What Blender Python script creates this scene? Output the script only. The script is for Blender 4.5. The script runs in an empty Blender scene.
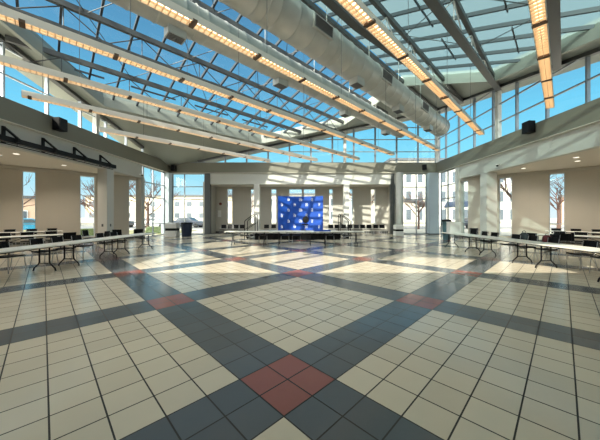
import bpy, bmesh, math, random
from mathutils import Vector, Matrix
random.seed(7)
scene = bpy.context.scene
COL = scene.collection
S2 = math.sqrt(2.0)
PI = math.pi

# ------------------------------------------------------------------ measures
H = 1.59                       # eye height
F, CX, CY = 260.0, 303.5, 215.5
XL, XR, YB, YF = -11.4, 11.3, 22.0, -1.0
Z_BULK, Z_FAS, Z_TOP = 4.25, 5.19, 6.03
V_R, Z_R, T_R = 7.57, 10.57, 0.305   # ridge line (v), its height, roof pitch


def xy(u, v):
    return ((u - v) / S2, (u + v) / S2)


def roof_z(x, y):
    return Z_R - T_R * abs((y - x) / S2 - V_R)


def roof_zv(v):
    return Z_R - T_R * abs(v - V_R)


# ------------------------------------------------------------------ materials
def mat(name, col, rough=0.6, metal=0.0, noise=0.0, nscale=8.0, bump=0.0, spec=0.5, col2=None, emit=None, estr=1.0, trans=0.0, coat=0.0):
    m = bpy.data.materials.new(name)
    m.use_nodes = True
    nt = m.node_tree
    b = nt.nodes['Principled BSDF']
    b.inputs['Base Color'].default_value = (*col, 1)
    b.inputs['Roughness'].default_value = rough
    b.inputs['Metallic'].default_value = metal
    b.inputs['Specular IOR Level'].default_value = spec
    if coat:
        b.inputs['Coat Weight'].default_value = coat
    if trans:
        b.inputs['Transmission Weight'].default_value = trans
    if emit:
        b.inputs['Emission Color'].default_value = (*emit, 1)
        b.inputs['Emission Strength'].default_value = estr
    tc = nt.nodes.new('ShaderNodeTexCoord')
    n = nt.nodes.new('ShaderNodeTexNoise')
    n.inputs['Scale'].default_value = nscale
    n.inputs['Detail'].default_value = 4
    nt.links.new(tc.outputs['Object'], n.inputs['Vector'])
    if noise or col2:
        c2 = col2 or tuple(max(0, c * (1 - noise)) for c in col)
        mx = nt.nodes.new('ShaderNodeMix')
        mx.data_type = 'RGBA'
        mx.inputs['A'].default_value = (*col, 1)
        mx.inputs['B'].default_value = (*c2, 1)
        nt.links.new(n.outputs['Fac'], mx.inputs['Factor'])
        nt.links.new(mx.outputs['Result'], b.inputs['Base Color'])
    if bump:
        bp = nt.nodes.new('ShaderNodeBump')
        bp.inputs['Strength'].default_value = bump
        bp.inputs['Distance'].default_value = 0.01
        nt.links.new(n.outputs['Fac'], bp.inputs['Height'])
        nt.links.new(bp.outputs['Normal'], b.inputs['Normal'])
    return m


def glass_mat(name, tint, gloss=0.06, frost=0.0, frostcol=(0.8, 0.9, 0.9)):
    m = bpy.data.materials.new(name)
    m.use_nodes = True
    nt = m.node_tree
    nt.nodes.clear()
    out = nt.nodes.new('ShaderNodeOutputMaterial')
    tr = nt.nodes.new('ShaderNodeBsdfTransparent')
    tr.inputs['Color'].default_value = (*tint, 1)
    gl = nt.nodes.new('ShaderNodeBsdfGlossy')
    gl.inputs['Roughness'].default_value = 0.03
    mx = nt.nodes.new('ShaderNodeMixShader')
    mx.inputs['Fac'].default_value = gloss
    nt.links.new(tr.outputs[0], mx.inputs[1])
    nt.links.new(gl.outputs[0], mx.inputs[2])
    last = mx
    if frost:
        tl = nt.nodes.new('ShaderNodeBsdfTranslucent')
        tl.inputs['Color'].default_value = (*frostcol, 1)
        m2 = nt.nodes.new('ShaderNodeMixShader')
        m2.inputs['Fac'].default_value = frost
        nt.links.new(mx.outputs[0], m2.inputs[1])
        nt.links.new(tl.outputs[0], m2.inputs[2])
        last = m2
    nt.links.new(last.outputs[0], out.inputs['Surface'])
    return m


M = {}
M['wall'] = mat('painted_wall', (0.56, 0.53, 0.47), 0.85, noise=0.05, nscale=3)
M['wall_beige'] = mat('panel_beige', (0.60, 0.555, 0.48), 0.8, noise=0.05, nscale=2)
M['bulk'] = mat('bulkhead_white', (0.58, 0.575, 0.53), 0.8, noise=0.04, nscale=2)
M['fascia'] = mat('fascia_olive', (0.22, 0.21, 0.165), 0.7, noise=0.06, nscale=2)
M['ledge'] = mat('ledge_trim', (0.60, 0.57, 0.48), 0.5)
M['soffit'] = mat('aisle_ceiling', (0.72, 0.67, 0.59), 0.9, noise=0.03)
M['column'] = mat('column_paint', (0.62, 0.61, 0.57), 0.6, noise=0.03)
M['alum'] = mat('grey_aluminium', (0.30, 0.33, 0.36), 0.4, metal=0.5, noise=0.1)
M['alum_light'] = mat('pale_aluminium', (0.60, 0.66, 0.72), 0.4, metal=0.2, noise=0.05)
M['steel'] = mat('painted_steel', (0.095, 0.10, 0.10), 0.5, metal=0.2, noise=0.15)
M['steel_bar'] = mat('skylight_bar_steel', (0.045, 0.055, 0.065), 0.45, metal=0.2)
M['rod'] = mat('white_rod', (0.60, 0.60, 0.57), 0.5)
M['galv'] = mat('galvanised_duct', (0.54, 0.54, 0.50), 0.42, metal=0.3, noise=0.3, nscale=2.2)
M['duct_in'] = mat('duct_grille_dark', (0.13, 0.13, 0.13), 0.6)
M['housing'] = mat('strip_housing', (0.66, 0.63, 0.57), 0.5)
M['louver'] = mat('louver_blade', (0.80, 0.67, 0.50), 0.5)
M['band'] = mat('brown_joint', (0.10, 0.055, 0.03), 0.5)
M['black'] = mat('black_plastic', (0.006, 0.006, 0.007), 0.5, noise=0.2, spec=0.15)
M['blackmetal'] = mat('black_metal', (0.008, 0.008, 0.009), 0.45, spec=0.2)
M['chrome'] = mat('grey_tube', (0.45, 0.45, 0.45), 0.3, metal=0.8)
M['tabletop'] = mat('table_laminate', (0.76, 0.76, 0.70), 0.4, noise=0.04, nscale=20)
M['white'] = mat('white_plastic', (0.78, 0.77, 0.74), 0.5, noise=0.03)
M['navy'] = mat('navy_plastic', (0.01, 0.02, 0.05), 0.35, noise=0.2)
M['teal'] = mat('teal_plastic', (0.05, 0.11, 0.13), 0.4, noise=0.2)
M['red_cloth'] = mat('dark_red_cloth', (0.10, 0.015, 0.02), 0.8, noise=0.3)
M['bag'] = mat('black_nylon', (0.012, 0.02, 0.025), 0.7, noise=0.3, bump=0.3)
M['blue'] = mat('blue_fabric', (0.0, 0.06, 0.38), 0.7, noise=0.1, nscale=1)
M['emblem'] = mat('white_print', (0.8, 0.85, 0.95), 0.7)
M['stage'] = mat('stage_deck', (0.45, 0.45, 0.44), 0.4, noise=0.1)
M['skirt'] = mat('stage_skirt', (0.006, 0.006, 0.006), 0.9, spec=0.1)
M['bluewall'] = mat('blue_column', (0.50, 0.56, 0.60), 0.5, noise=0.15, nscale=1.2)
M['snow'] = mat('outdoor_ground', (0.62, 0.58, 0.50), 0.9, col2=(0.42, 0.38, 0.30), nscale=0.12)
M['grass'] = mat('dull_grass', (0.25, 0.27, 0.12), 0.9, col2=(0.35, 0.30, 0.17), nscale=0.8)
M['asphalt'] = mat('asphalt', (0.28, 0.28, 0.29), 0.9, noise=0.2, nscale=1)
M['stone'] = mat('pale_stone', (0.52, 0.49, 0.42), 0.85, noise=0.08, nscale=1)
M['brickp'] = mat('peach_brick', (0.62, 0.42, 0.30), 0.9, noise=0.15, nscale=6)
M['tan'] = mat('tan_wall', (0.66, 0.55, 0.40), 0.9, noise=0.1)
M['pane_dark'] = mat('far_window_glass', (0.10, 0.12, 0.14), 0.15)
M['bark'] = mat('bare_bark', (0.13, 0.07, 0.055), 0.9, noise=0.3)
M['awning'] = mat('dark_awning', (0.08, 0.09, 0.10), 0.6)
M['carblue'] = mat('car_paint_blue', (0.05, 0.35, 0.60), 0.3, coat=0.5)
M['carwhite'] = mat('car_paint_white', (0.75, 0.75, 0.75), 0.3, coat=0.5)
M['cardark'] = mat('car_paint_dark', (0.05, 0.06, 0.09), 0.3, coat=0.5)
M['rubber'] = mat('rubber', (0.02, 0.02, 0.02), 0.8)
M['hedge'] = mat('hedge_green', (0.10, 0.14, 0.05), 0.9, noise=0.5, nscale=9, bump=1.0)
M['downlight'] = mat('downlight_lens', (0.9, 0.9, 0.85), 0.5, emit=(1, 0.9, 0.75), estr=1.6)
M['diffuser'] = mat('lamp_tube', (0.9, 0.8, 0.6), 0.5, emit=(1.0, 0.74, 0.48), estr=3.0)
M['redsign'] = mat('dark_red_plastic', (0.16, 0.03, 0.02), 0.5)
M['roof_in'] = mat('roof_lining', (0.34, 0.36, 0.31), 0.6, noise=0.06, nscale=1.5)
M['glass_clear'] = glass_mat('clear_glazing', (0.93, 0.97, 0.98), 0.05)
M['glass_roof'] = glass_mat('tinted_roof_glazing', (0.80, 0.88, 0.92), 0.04)
M['glass_frit'] = glass_mat('fritted_roof_glazing', (0.19, 0.27, 0.285), 0.03, 0.19, (0.42, 0.62, 0.62))


def floor_mat():
    m = bpy.data.materials.new('floor_tiles')
    m.use_nodes = True
    nt = m.node_tree
    b = nt.nodes['Principled BSDF']
    N, L = nt.nodes, nt.links

    def mth(op, a, bb=None, c=None):
        n = N.new('ShaderNodeMath')
        n.operation = op
        for i, s in enumerate((a, bb, c)):
            if s is None:
                continue
            if isinstance(s, (int, float)):
                n.inputs[i].default_value = s
            else:
                L.new(s, n.inputs[i])
        return n.outputs[0]
    tc = N.new('ShaderNodeTexCoord')
    sp = N.new('ShaderNodeSeparateXYZ')
    L.new(tc.outputs['Object'], sp.inputs[0])
    X, Y = sp.outputs['X'], sp.outputs['Y']
    tile = 0.329
    u = mth('DIVIDE', mth('SUBTRACT', mth('DIVIDE', mth('ADD', X, Y), S2), 1.675), tile)
    v = mth('DIVIDE', mth('SUBTRACT', mth('DIVIDE', mth('SUBTRACT', Y, X), S2), 1.894), tile)
    per = 10.0

    def band(w):
        mm = mth('FLOORED_MODULO', mth('ADD', w, 1.0), per)
        return mth('LESS_THAN', mm, 2.0)
    bu, bv = band(u), band(v)
    red = mth('MULTIPLY', bu, bv)
    dark = mth('MAXIMUM', bu, bv)

    def dist(w):
        fr = mth('FRACT', w)
        return mth('MINIMUM', fr, mth('SUBTRACT', 1.0, fr))
    dmin = mth('MINIMUM', dist(u), dist(v))
    grout = mth('LESS_THAN', dmin, 0.019)
    comb = N.new('ShaderNodeCombineXYZ')
    L.new(mth('FLOOR', u), comb.inputs[0])
    L.new(mth('FLOOR', v), comb.inputs[1])
    wn = N.new('ShaderNodeTexWhiteNoise')
    L.new(comb.outputs[0], wn.inputs['Vector'])
    ns = N.new('ShaderNodeTexNoise')
    ns.inputs['Scale'].default_value = 6
    ns.inputs['Detail'].default_value = 5
    L.new(tc.outputs['Object'], ns.inputs['Vector'])
    var = mth('ADD', mth('MULTIPLY', wn.outputs['Value'], 0.12), mth('ADD', mth('MULTIPLY', ns.outputs['Fac'], 0.05), 0.91))

    def mixc(f, a, c):
        n = N.new('ShaderNodeMix')
        n.data_type = 'RGBA'
        L.new(f, n.inputs['Factor'])
        for k, s in (('A', a), ('B', c)):
            if isinstance(s, tuple):
                n.inputs[k].default_value = (*s, 1)
            else:
                L.new(s, n.inputs[k])
        return n.outputs['Result']
    c = mixc(dark, (0.66, 0.60, 0.475), (0.115, 0.135, 0.15))
    c = mixc(red, c, (0.30, 0.115, 0.095))
    hs = N.new('ShaderNodeMix')
    hs.data_type = 'RGBA'
    hs.blend_type = 'MULTIPLY'
    hs.inputs['Factor'].default_value = 1
    L.new(c, hs.inputs['A'])
    cv = N.new('ShaderNodeCombineXYZ')
    for i in range(3):
        L.new(var, cv.inputs[i])
    L.new(cv.outputs[0], hs.inputs['B'])
    c = mixc(grout, hs.outputs['Result'], (0.022, 0.020, 0.018))
    L.new(c, b.inputs['Base Color'])
    rg = mth('ADD', mth('MULTIPLY', grout, 0.5), mth('ADD', mth('MULTIPLY', ns.outputs['Fac'], 0.05), 0.17))
    L.new(rg, b.inputs['Roughness'])
    b.inputs['Specular IOR Level'].default_value = 0.5
    bp = N.new('ShaderNodeBump')
    bp.inputs['Strength'].default_value = 0.25
    bp.inputs['Distance'].default_value = 0.004
    L.new(mth('SUBTRACT', 1.0, grout), bp.inputs['Height'])
    L.new(bp.outputs['Normal'], b.inputs['Normal'])
    return m


M['floor'] = floor_mat()


# ------------------------------------------------------------------ builders
class MB:
    def __init__(self):
        self.bm = bmesh.new()

    def box(self, c, s, rz=0.0, mtx=None):
        mt = Matrix.Translation(c) @ Matrix.Rotation(rz, 4, 'Z') @ Matrix.Diagonal((*s, 1))
        if mtx is not None:
            mt = mtx @ mt
        bmesh.ops.create_cube(self.bm, size=1.0, matrix=mt)
        return self

    def bb(self, x0, x1, y0, y1, z0, z1):
        return self.box(((x0 + x1) / 2, (y0 + y1) / 2, (z0 + z1) / 2), (abs(x1 - x0), abs(y1 - y0), abs(z1 - z0)))

    def bar(self, p, q, w, h):
        """rectangular bar from p to q, w horizontal, h the other way"""
        p, q = Vector(p), Vector(q)
        d = q - p
        L = d.length
        if L < 1e-6:
            return self
        d.normalize()
        up = Vector((0, 0, 1)) if abs(d.z) < 0.98 else Vector((1, 0, 0))
        s = d.cross(up).normalized()
        t = s.cross(d).normalized()
        R = Matrix((s, d, t)).transposed().to_4x4()
        bmesh.ops.create_cube(self.bm, size=1.0, matrix=Matrix.Translation((p + q) / 2) @ R @ Matrix.Diagonal((w, L, h, 1)))
        return self

    def tube(self, pts, r, n=6, caps=True):
        pts = [Vector(p) for p in pts]
        rs = r if isinstance(r, (list, tuple)) else [r] * len(pts)
        rings = []
        ref = None
        for i, p in enumerate(pts):
            a = pts[max(0, i - 1)]
            b = pts[min(len(pts) - 1, i + 1)]
            d = (b - a).normalized()
            if ref is None:
                up = Vector((0, 0, 1)) if abs(d.z) < 0.95 else Vector((1, 0, 0))
                s = d.cross(up).normalized()
            else:
                s = (ref - d * ref.dot(d)).normalized()
            ref = s
            t = d.cross(s).normalized()
            rings.append([self.bm.verts.new(p + (s * math.cos(2 * PI * k / n) + t * math.sin(2 * PI * k / n)) * rs[i]) for k in range(n)])
        for i in range(len(rings) - 1):
            for k in range(n):
                self.bm.faces.new((rings[i][k], rings[i][(k + 1) % n], rings[i + 1][(k + 1) % n], rings[i + 1][k]))
        if caps:
            self.bm.faces.new(rings[0][::-1])
            self.bm.faces.new(rings[-1])
        return self

    def lathe(self, prof, c=(0, 0, 0), n=20, sx=1, sy=1):
        rings = []
        for r, z in prof:
            rings.append([self.bm.verts.new((c[0] + sx * r * math.cos(2 * PI * k / n), c[1] + sy * r * math.sin(2 * PI * k / n), c[2] + z)) for k in range(n)])
        for i in range(len(rings) - 1):
            for k in range(n):
                self.bm.faces.new((rings[i][k], rings[i][(k + 1) % n], rings[i + 1][(k + 1) % n], rings[i + 1][k]))
        self.bm.faces.new(rings[0][::-1])
        self.bm.faces.new(rings[-1])
        return self

    def prism(self, pts, d):
        """polygon pts (3D) extruded by vector d"""
        a = [self.bm.verts.new(p) for p in pts]
        b = [self.bm.verts.new(Vector(p) + Vector(d)) for p in pts]
        n = len(pts)
        self.bm.faces.new(a[::-1])
        self.bm.faces.new(b)
        for i in range(n):
            self.bm.faces.new((a[i], a[(i + 1) % n], b[(i + 1) % n], b[i]))
        return self

    def build(self, name, m, parent=None, smooth=False, bevel=0.0, loc=None, rz=None):
        bmesh.ops.recalc_face_normals(self.bm, faces=self.bm.faces)
        me = bpy.data.meshes.new(name)
        self.bm.to_mesh(me)
        self.bm.free()
        me.materials.append(m)
        if smooth:
            for p in me.polygons:
                p.use_smooth = True
        o = bpy.data.objects.new(name, me)
        COL.objects.link(o)
        if parent is not None:
            o.parent = parent
        if loc is not None:
            o.location = loc
        if rz is not None:
            o.rotation_euler.z = rz
        if bevel:
            bv = o.modifiers.new('bevel', 'BEVEL')
            bv.width = bevel
            bv.segments = 2
            bv.limit_method = 'ANGLE'
        return o


def tag(o, label=None, cat=None, group=None, kind=None):
    if label:
        o['label'] = label
    if cat:
        o['category'] = cat
    if group:
        o['group'] = group
    if kind:
        o['kind'] = kind
    return o


def empty(name, loc=(0, 0, 0), rz=0.0, label=None, cat=None, group=None, kind=None):
    o = bpy.data.objects.new(name, None)
    o.empty_display_size = 0.2
    COL.objects.link(o)
    o.location = loc
    o.rotation_euler.z = rz
    return tag(o, label, cat, group, kind)


def copy_tree(o, parent=None):
    c = o.copy()
    COL.objects.link(c)
    if parent is not None:
        c.parent = parent
    for ch in list(o.children):
        copy_tree(ch, c)
    return c


def struct(o, label=None):
    o['kind'] = 'structure'
    if label:
        o['label'] = label
    return o


def local_wall(mb, p0, ang, length, z0, z1, thick, openings):
    """wall running from p0 in direction ang, thickness to its left, with openings (s0,s1,za,zb)"""
    T = Matrix.Translation((p0[0], p0[1], 0)) @ Matrix.Rotation(ang, 4, 'Z')
    ops = sorted(openings)
    s = 0.0
    for (a, b, za, zb) in ops:
        if a > s:
            mb.box(((s + a) / 2, thick / 2, (z0 + z1) / 2), (a - s, abs(thick), z1 - z0), mtx=T)
        if za > z0:
            mb.box(((a + b) / 2, thick / 2, (z0 + za) / 2), (b - a, abs(thick), za - z0), mtx=T)
        if zb < z1:
            mb.box(((a + b) / 2, thick / 2, (zb + z1) / 2), (b - a, abs(thick), z1 - zb), mtx=T)
        s = b
    if s < length:
        mb.box(((s + length) / 2, thick / 2, (z0 + z1) / 2), (length - s, abs(thick), z1 - z0), mtx=T)
    return T


win_no = [0]


def window(T, s0, s1, z0, z1, off, vs=(), hs=(), fw=0.05, fd=0.09, m='alum', label=None, g='glass_clear'):
    """glazed frame in the plane y=off of frame T; vs / hs are inner mullions and transoms"""
    win_no[0] += 1
    root = empty('window_%d' % win_no[0], kind='structure', label=label)
    root.matrix_world = T @ Matrix.Translation((s0, off, z0))
    w, h = s1 - s0, z1 - z0
    f = MB()
    f.bb(0, fw, -fd / 2, fd / 2, 0, h).bb(w - fw, w, -fd / 2, fd / 2, 0, h)
    f.bb(fw, w - fw, -fd / 2, fd / 2, 0, fw).bb(fw, w - fw, -fd / 2, fd / 2, h - fw, h)
    for a in vs:
        f.bb(a - s0 - fw / 2, a - s0 + fw / 2, -fd / 2, fd / 2, fw, h - fw)
    for a in hs:
        f.bb(fw, w - fw, -fd / 2 + 0.005, fd / 2 - 0.005, a - z0 - fw / 2, a - z0 + fw / 2)
    f.build('window_frame', M[m], root)
    p = MB()
    p.bb(fw * 0.5, w - fw * 0.5, -0.006, 0.006, fw * 0.5, h - fw * 0.5)
    p.build('window_pane', M[g], root)
    return root


def px_on_line(x, p0, d):
    """distance along the line p0 + s d at which image column x meets it"""
    k = (x - CX) / F
    return (k * p0[1] - p0[0]) / (d[0] - k * d[1])


# ------------------------------------------------------------------ floor, ceilings
PL = (XL, 18.6)
PR = (XR, 18.9)
fl = MB()
fpts = [(-31.0, YF), (31.2, YF), PR, (XR, YB), (7.9, YB), (7.9, 24.3), (-8.2, 24.3), (-8.2, YB), (XL, YB), PL]
fl.prism([(x, y, -0.12) for x, y in fpts], (0, 0, 0.12))
struct(fl.build('floor', M['floor']))

for side, sg, P in (('left', -1, PL), ('right', 1, PR)):
    XW = XL if sg < 0 else XR
    c = MB()
    xo = -31.0 if sg < 0 else 31.2
    c.prism([(XW + sg * 0.2, YF, 4.30), (XW + sg * 0.2, P[1] - 0.2, 4.30), (xo, YF, 4.30)], (0, 0, 0.15))
    struct(c.build('ceiling', M['soffit']), 'low beige ceiling over the %s-hand seating aisle' % side)
c = MB()
c.bb(-8.2, 7.9, YB + 0.2, 24.3, 4.27, 4.42)
struct(c.build('ceiling', M['soffit']), 'low ceiling over the niche behind the stage')

# ------------------------------------------------------------------ outer aisle walls
dL = (-1 / S2, -1 / S2)
dR = (1 / S2, -1 / S2)
LW = 27.6
opsL, opsR = [], []
for a, b in ((137, 129), (95, 80), (36, 22)):
    opsL.append((px_on_line(a, PL, dL), px_on_line(b, PL, dL), 0.25, 4.08))
for s in (8.7, 11.4, 14.1):
    opsL.append((s, s + 0.7, 0.25, 4.08))
for a, b in ((460.5, 468), (499, 512), (549, 565)):
    opsR.append((px_on_line(a, PR, dR), px_on_line(b, PR, dR), 0.25, 4.08))
for s in (8.4, 11.1, 13.8):
    opsR.append((s, s + 0.7, 0.25, 4.08))
w = MB()
TL = local_wall(w, PL, math.atan2(dL[1], dL[0]), LW, 0, 4.45, -0.3, opsL)
struct(w.build('wall_left', M['wall_beige']))
w = MB()
TR = local_wall(w, PR, math.atan2(dR[1], dR[0]), LW, 0, 4.45, 0.3, opsR)
struct(w.build('wall_right', M['wall_beige']))
for (a, b, z0, z1) in opsL[:3] + opsL[3:]:
    window(TL, a, b, z0, z1, -0.2, hs=(1.1,), fw=0.04, m='alum_light')
for (a, b, z0, z1) in opsR:
    window(TR, a, b, z0, z1, 0.2, hs=(1.1,), fw=0.04, m='alum_light')
# baseboards
for nm, T, sg, ops in (('baseboard_left', TL, 1, opsL), ('baseboard_right', TR, -1, opsR)):
    b = MB()
    b.box((LW / 2, sg * 0.008, 0.06), (LW, 0.016, 0.12), mtx=T)
    struct(b.build(nm, M['steel']))
# panel joints on the aisle walls
for nm, T, sg, ops in (('trim_1', TL, 1, opsL), ('trim_2', TR, -1, opsR)):
    b = MB()
    for i in range(len(ops) - 1):
        sm = (ops[i][1] + ops[i + 1][0]) / 2
        b.box((sm, sg * 0.004, 2.2), (0.02, 0.008, 4.1), mtx=T)
    b.box((LW / 2, sg * 0.035, 4.19), (LW, 0.07, 0.16), mtx=T)
    struct(b.build(nm, M['wall']))

# front wall (behind the viewer)
w = MB()
w.bb(-31.0, 31.2, YF - 0.3, YF, 0, 4.45)
w.bb(XL - 0.2, XR + 0.2, YF - 0.3, YF, 4.45, 6.03)
struct(w.build('wall_front', M['wall']))

# ------------------------------------------------------------------ bulkheads, fascia
w = MB()
w.bb(XL - 0.3, XL, YF, 18.35, Z_BULK, Z_FAS)
struct(w.build('wall_left_bulkhead', M['bulk']), 'pale bulkhead over the opening to the left-hand aisle')
w = MB()
w.bb(XR, XR + 0.3, YF, 19.0, Z_BULK, Z_FAS)
struct(w.build('wall_right_bulkhead', M['bulk']), 'pale bulkhead over the opening to the right-hand aisle')
w = MB()
w.bb(-8.2, 7.9, YB, YB + 0.3, Z_BULK - 0.02, Z_FAS)
struct(w.build('wall_back_bulkhead', M['bulk']), 'pale bulkhead over the niche behind the stage')
w = MB()
o = 0.14
w.bb(XL - 0.3, XL + o, YF, YB + 0.3, Z_FAS, Z_TOP)
w.bb(XL + o, XR - o, YB - o, YB + 0.3, Z_FAS, Z_TOP)
w.bb(XR - o, XR + 0.3, YF, YB + 0.3, Z_FAS, Z_TOP)
struct(w.build('trim_3', M['fascia']), 'olive grey fascia band under the clerestory')
w = MB()
e = 0.17
w.bb(XL - 0.0, XL + e, YF, YB - e, Z_FAS - 0.035, Z_FAS - 0.001)
w.bb(XL, XR, YB - e, YB, Z_FAS - 0.035, Z_FAS - 0.001)
w.bb(XR - e, XR, YF, YB - e, Z_FAS - 0.035, Z_FAS - 0.001)
struct(w.build('trim_4', M['ledge']), 'thin cream ledge at the foot of the fascia')

# niche behind the stage
NX0, NX1, NY = -8.2, 7.9, 24.3
nops = [(-7.15, -6.65), (-4.95, -4.45), (-3.04, -2.52), (-1.36, -0.12), (0.0, 1.12), (2.38, 2.76), (4.22, 4.62), (6.28, 6.74)]
w = MB()
TB = local_wall(w, (NX0, NY), 0.0, NX1 - NX0, 0, 4.45, 0.3, [(a - NX0, b - NX0, 0.8, 4.08) for a, b in nops])
w.bb(NX0 - 0.3, NX0, YB, NY + 0.3, 0, 4.45)
w.bb(NX1, NX1 + 0.3, YB, NY + 0.3, 0, 4.45)
struct(w.build('wall_back', M['wall']))
for a, b in nops:
    window(TB, a - NX0, b - NX0, 0.8, 4.08, 0.15, hs=(3.0,), fw=0.045, m='alum_light')
b = MB()
b.bb(NX0, NX1, NY - 0.016, NY, 0, 0.12)
struct(b.build('baseboard_back', M['steel']))


def column(x0, x1, y0, y1, z1, m, label):
    c = MB()
    c.bb(x0, x1, y0, y1, 0, z1)
    o = c.build('column', M[m], bevel=0.015)
    k = MB()
    k.bb(x0 - 0.012, x1 + 0.012, y0 - 0.012, y1 + 0.012, 0.0, 0.1)
    k.build('column_base', M['steel'], o)
    struct(o, label)
    return o


cl = column(-11.85, -11.3, 14.95, 15.5, Z_BULK - 0.01, 'column', 'pale square column under the bulkhead, left of the hall')
column(11.2, 11.85, 15.9, 16.5, Z_BULK - 0.01, 'column', 'pale square column under the bulkhead, right of the hall')
column(-11.75, -11.35, 18.2, 18.6, Z_BULK - 0.01, 'wall', 'beige column at the glazed corner, left of the hall')
column(11.25, 11.7, 18.9, 19.3, Z_FAS - 0.04, 'column', 'grey column beside the corner glazing, right of the hall')
column(-11.75, -11.12, 21.45, 22.1, Z_FAS - 0.04, 'bluewall', 'blue white corner column beside the recycling cabinet')
column(10.45, 11.25, 21.55, 22.2, Z_FAS - 0.04, 'bluewall', 'blue grey corner column beside the entrance glazing')
column(-4.2, -3.72, YB - 0.05, YB + 0.4, Z_BULK - 0.03, 'column', 'pale column left of the blue backdrop')
column(3.4, 3.88, YB - 0.05, YB + 0.4, Z_BULK - 0.03, 'column', 'pale column right of the blue backdrop')
column(-8.35, -7.9, YB - 0.06, YB + 0.3, Z_FAS - 0.04, 'steel', 'dark steel jamb column beside the left glazed bay')
column(7.38, 7.66, YB - 0.06, YB + 0.3, Z_FAS - 0.04, 'steel', 'dark steel jamb column beside the right glazed bay')
c = MB()
c.lathe([(0.29, 0), (0.29, Z_FAS - 0.04)], n=28)
o = c.build('column', M['column'], smooth=False, loc=(7.98, 21.6, 0))
for p in o.data.polygons:
    p.use_smooth = abs(p.normal.z) < 0.5
struct(o, 'round grey column in front of the right glazed bay')

# light switches on column and thermostat
for (x, y, lab) in ((-11.55, 14.94, 'small dark socket plate on the front face of the left column'),):
    s = MB()
    s.bb(x - 0.05, x + 0.05, y - 0.012, y, 0.95, 1.1)
    tag(s.build('wall_socket', M['steel']), lab, 'socket')
s = MB()
s.bb(-11.3, -11.288, 15.18, 15.27, 0.95, 1.1)
tag(s.build('wall_socket', M['steel']), 'small dark socket plate on the hall side of the left column', 'socket')

# glazed bays at the corners
I = Matrix.Identity(4)
TBk = Matrix.Translation((0, YB + 0.1, 0))
window(TBk, -11.12, -8.35, 0.0, Z_FAS - 0.04, 0, vs=(-10.1,), hs=(0.95, 2.95, 4.03), fw=0.07, m='alum')
window(TBk, 7.66, 10.45, 0.0, Z_FAS - 0.04, 0, vs=(9.58,), hs=(0.95, 2.95, 4.0), fw=0.07, m='alum')
TLs = Matrix.Translation((XL - 0.1, 0, 0)) @ Matrix.Rotation(PI / 2, 4, 'Z')
window(TLs, 18.6, 21.45, 0.0, Z_FAS - 0.04, 0, vs=(19.85,), hs=(0.95, 2.95, 4.03), fw=0.07, m='alum')
TRs = Matrix.Translation((XR + 0.1, 0, 0)) @ Matrix.Rotation(PI / 2, 4, 'Z')
window(TRs, 19.3, 21.55, 0.0, Z_FAS - 0.04, 0, vs=(20.5,), hs=(0.95, 2.95, 4.0), fw=0.07, m='alum')


# ------------------------------------------------------------------ clerestory
def clerestory(axis, const, a0, a1, posts, thick_posts, label, m='alum'):
    """glazing between fascia top and roof in the plane X=const or Y=const"""
    win_no[0] += 1
    root = empty('window_%d' % win_no[0], kind='structure', label=label)

    def P(a, z):
        return (const, a, z) if axis == 'x' else (a, const, z)

    def zt(a):
        p = P(a, 0)
        return roof_z(p[0], p[1]) - 0.02
    g = MB()
    N = 40
    aa = [a0 + (a1 - a0) * i / N for i in range(N + 1)]
    for i in range(N):
        p, q = aa[i], aa[i + 1]
        if zt(p) <= Z_TOP + 0.02 or zt(q) <= Z_TOP + 0.02:
            continue
        vs = [g.bm.verts.new(P(p, Z_TOP)), g.bm.verts.new(P(q, Z_TOP)), g.bm.verts.new(P(q, zt(q))), g.bm.verts.new(P(p, zt(p)))]
        g.bm.faces.new(vs)
    bmesh.ops.remove_doubles(g.bm, verts=g.bm.verts, dist=0.001)
    g.build('window_pane', M['glass_clear'], root)
    f = MB()
    for a in posts:
        if zt(a) > Z_TOP + 0.1:
            f.bar(P(a, Z_TOP), P(a, zt(a)), 0.075, 0.14)
    for z in (6.99, 8.02, 9.04, 10.06):
        run = [a for a in [a0 + (a1 - a0) * i / 400 for i in range(401)] if zt(a) > z + 0.05]
        if len(run) > 5:
            f.bar(P(run[0], z), P(run[-1], z), 0.09, 0.055)
    f.bar(P(a0, Z_TOP + 0.03), P(a1, Z_TOP + 0.03), 0.12, 0.06)
    f.build('mullions', M[m], root)
    for a in thick_posts:
        k = MB()
        k.bar(P(a, Z_TOP), P(a, zt(a)), 0.22, 0.22)
        k.build('post', M['column'], root)
    return root


clerestory('x', XL - 0.05, YF, YB, [3 + 1.72 * i for i in range(12)], (14.35,), 'clerestory glazing along the left-hand side of the hall', 'alum_light')
clerestory('x', XR + 0.05, YF, YB, [3.5 + 1.72 * i for i in range(11)], (15.15,), 'clerestory glazing along the right-hand side of the hall')
clerestory('y', YB + 0.05, XL, XR, [XL + 1.14 + 1.815 * i for i in range(13)], (3.5,), 'clerestory glazing across the far end of the hall')
k = MB()
k.bb(XR - 0.14, XR + 0.12, YB - 0.12, YB + 0.12, Z_TOP, 10.2)
struct(k.build('trim_5', M['column']), 'pale corner post in the clerestory at the far corner')

# ------------------------------------------------------------------ roof
U_END, V_LO, V_HI = 16.9, -1.9, 17.05
X_MIN, X_MAX, Y_MAX, Y_MIN = -10.5, 10.1, 20.75, -0.2


def in_sky(x, y, side):
    u, v = (x + y) / S2, (y - x) / S2
    if u > U_END or x < X_MIN or x > X_MAX or y > Y_MAX or y < Y_MIN:
        return False
    return (V_R < v < V_HI) if side > 0 else (V_LO < v < V_R)


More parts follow.
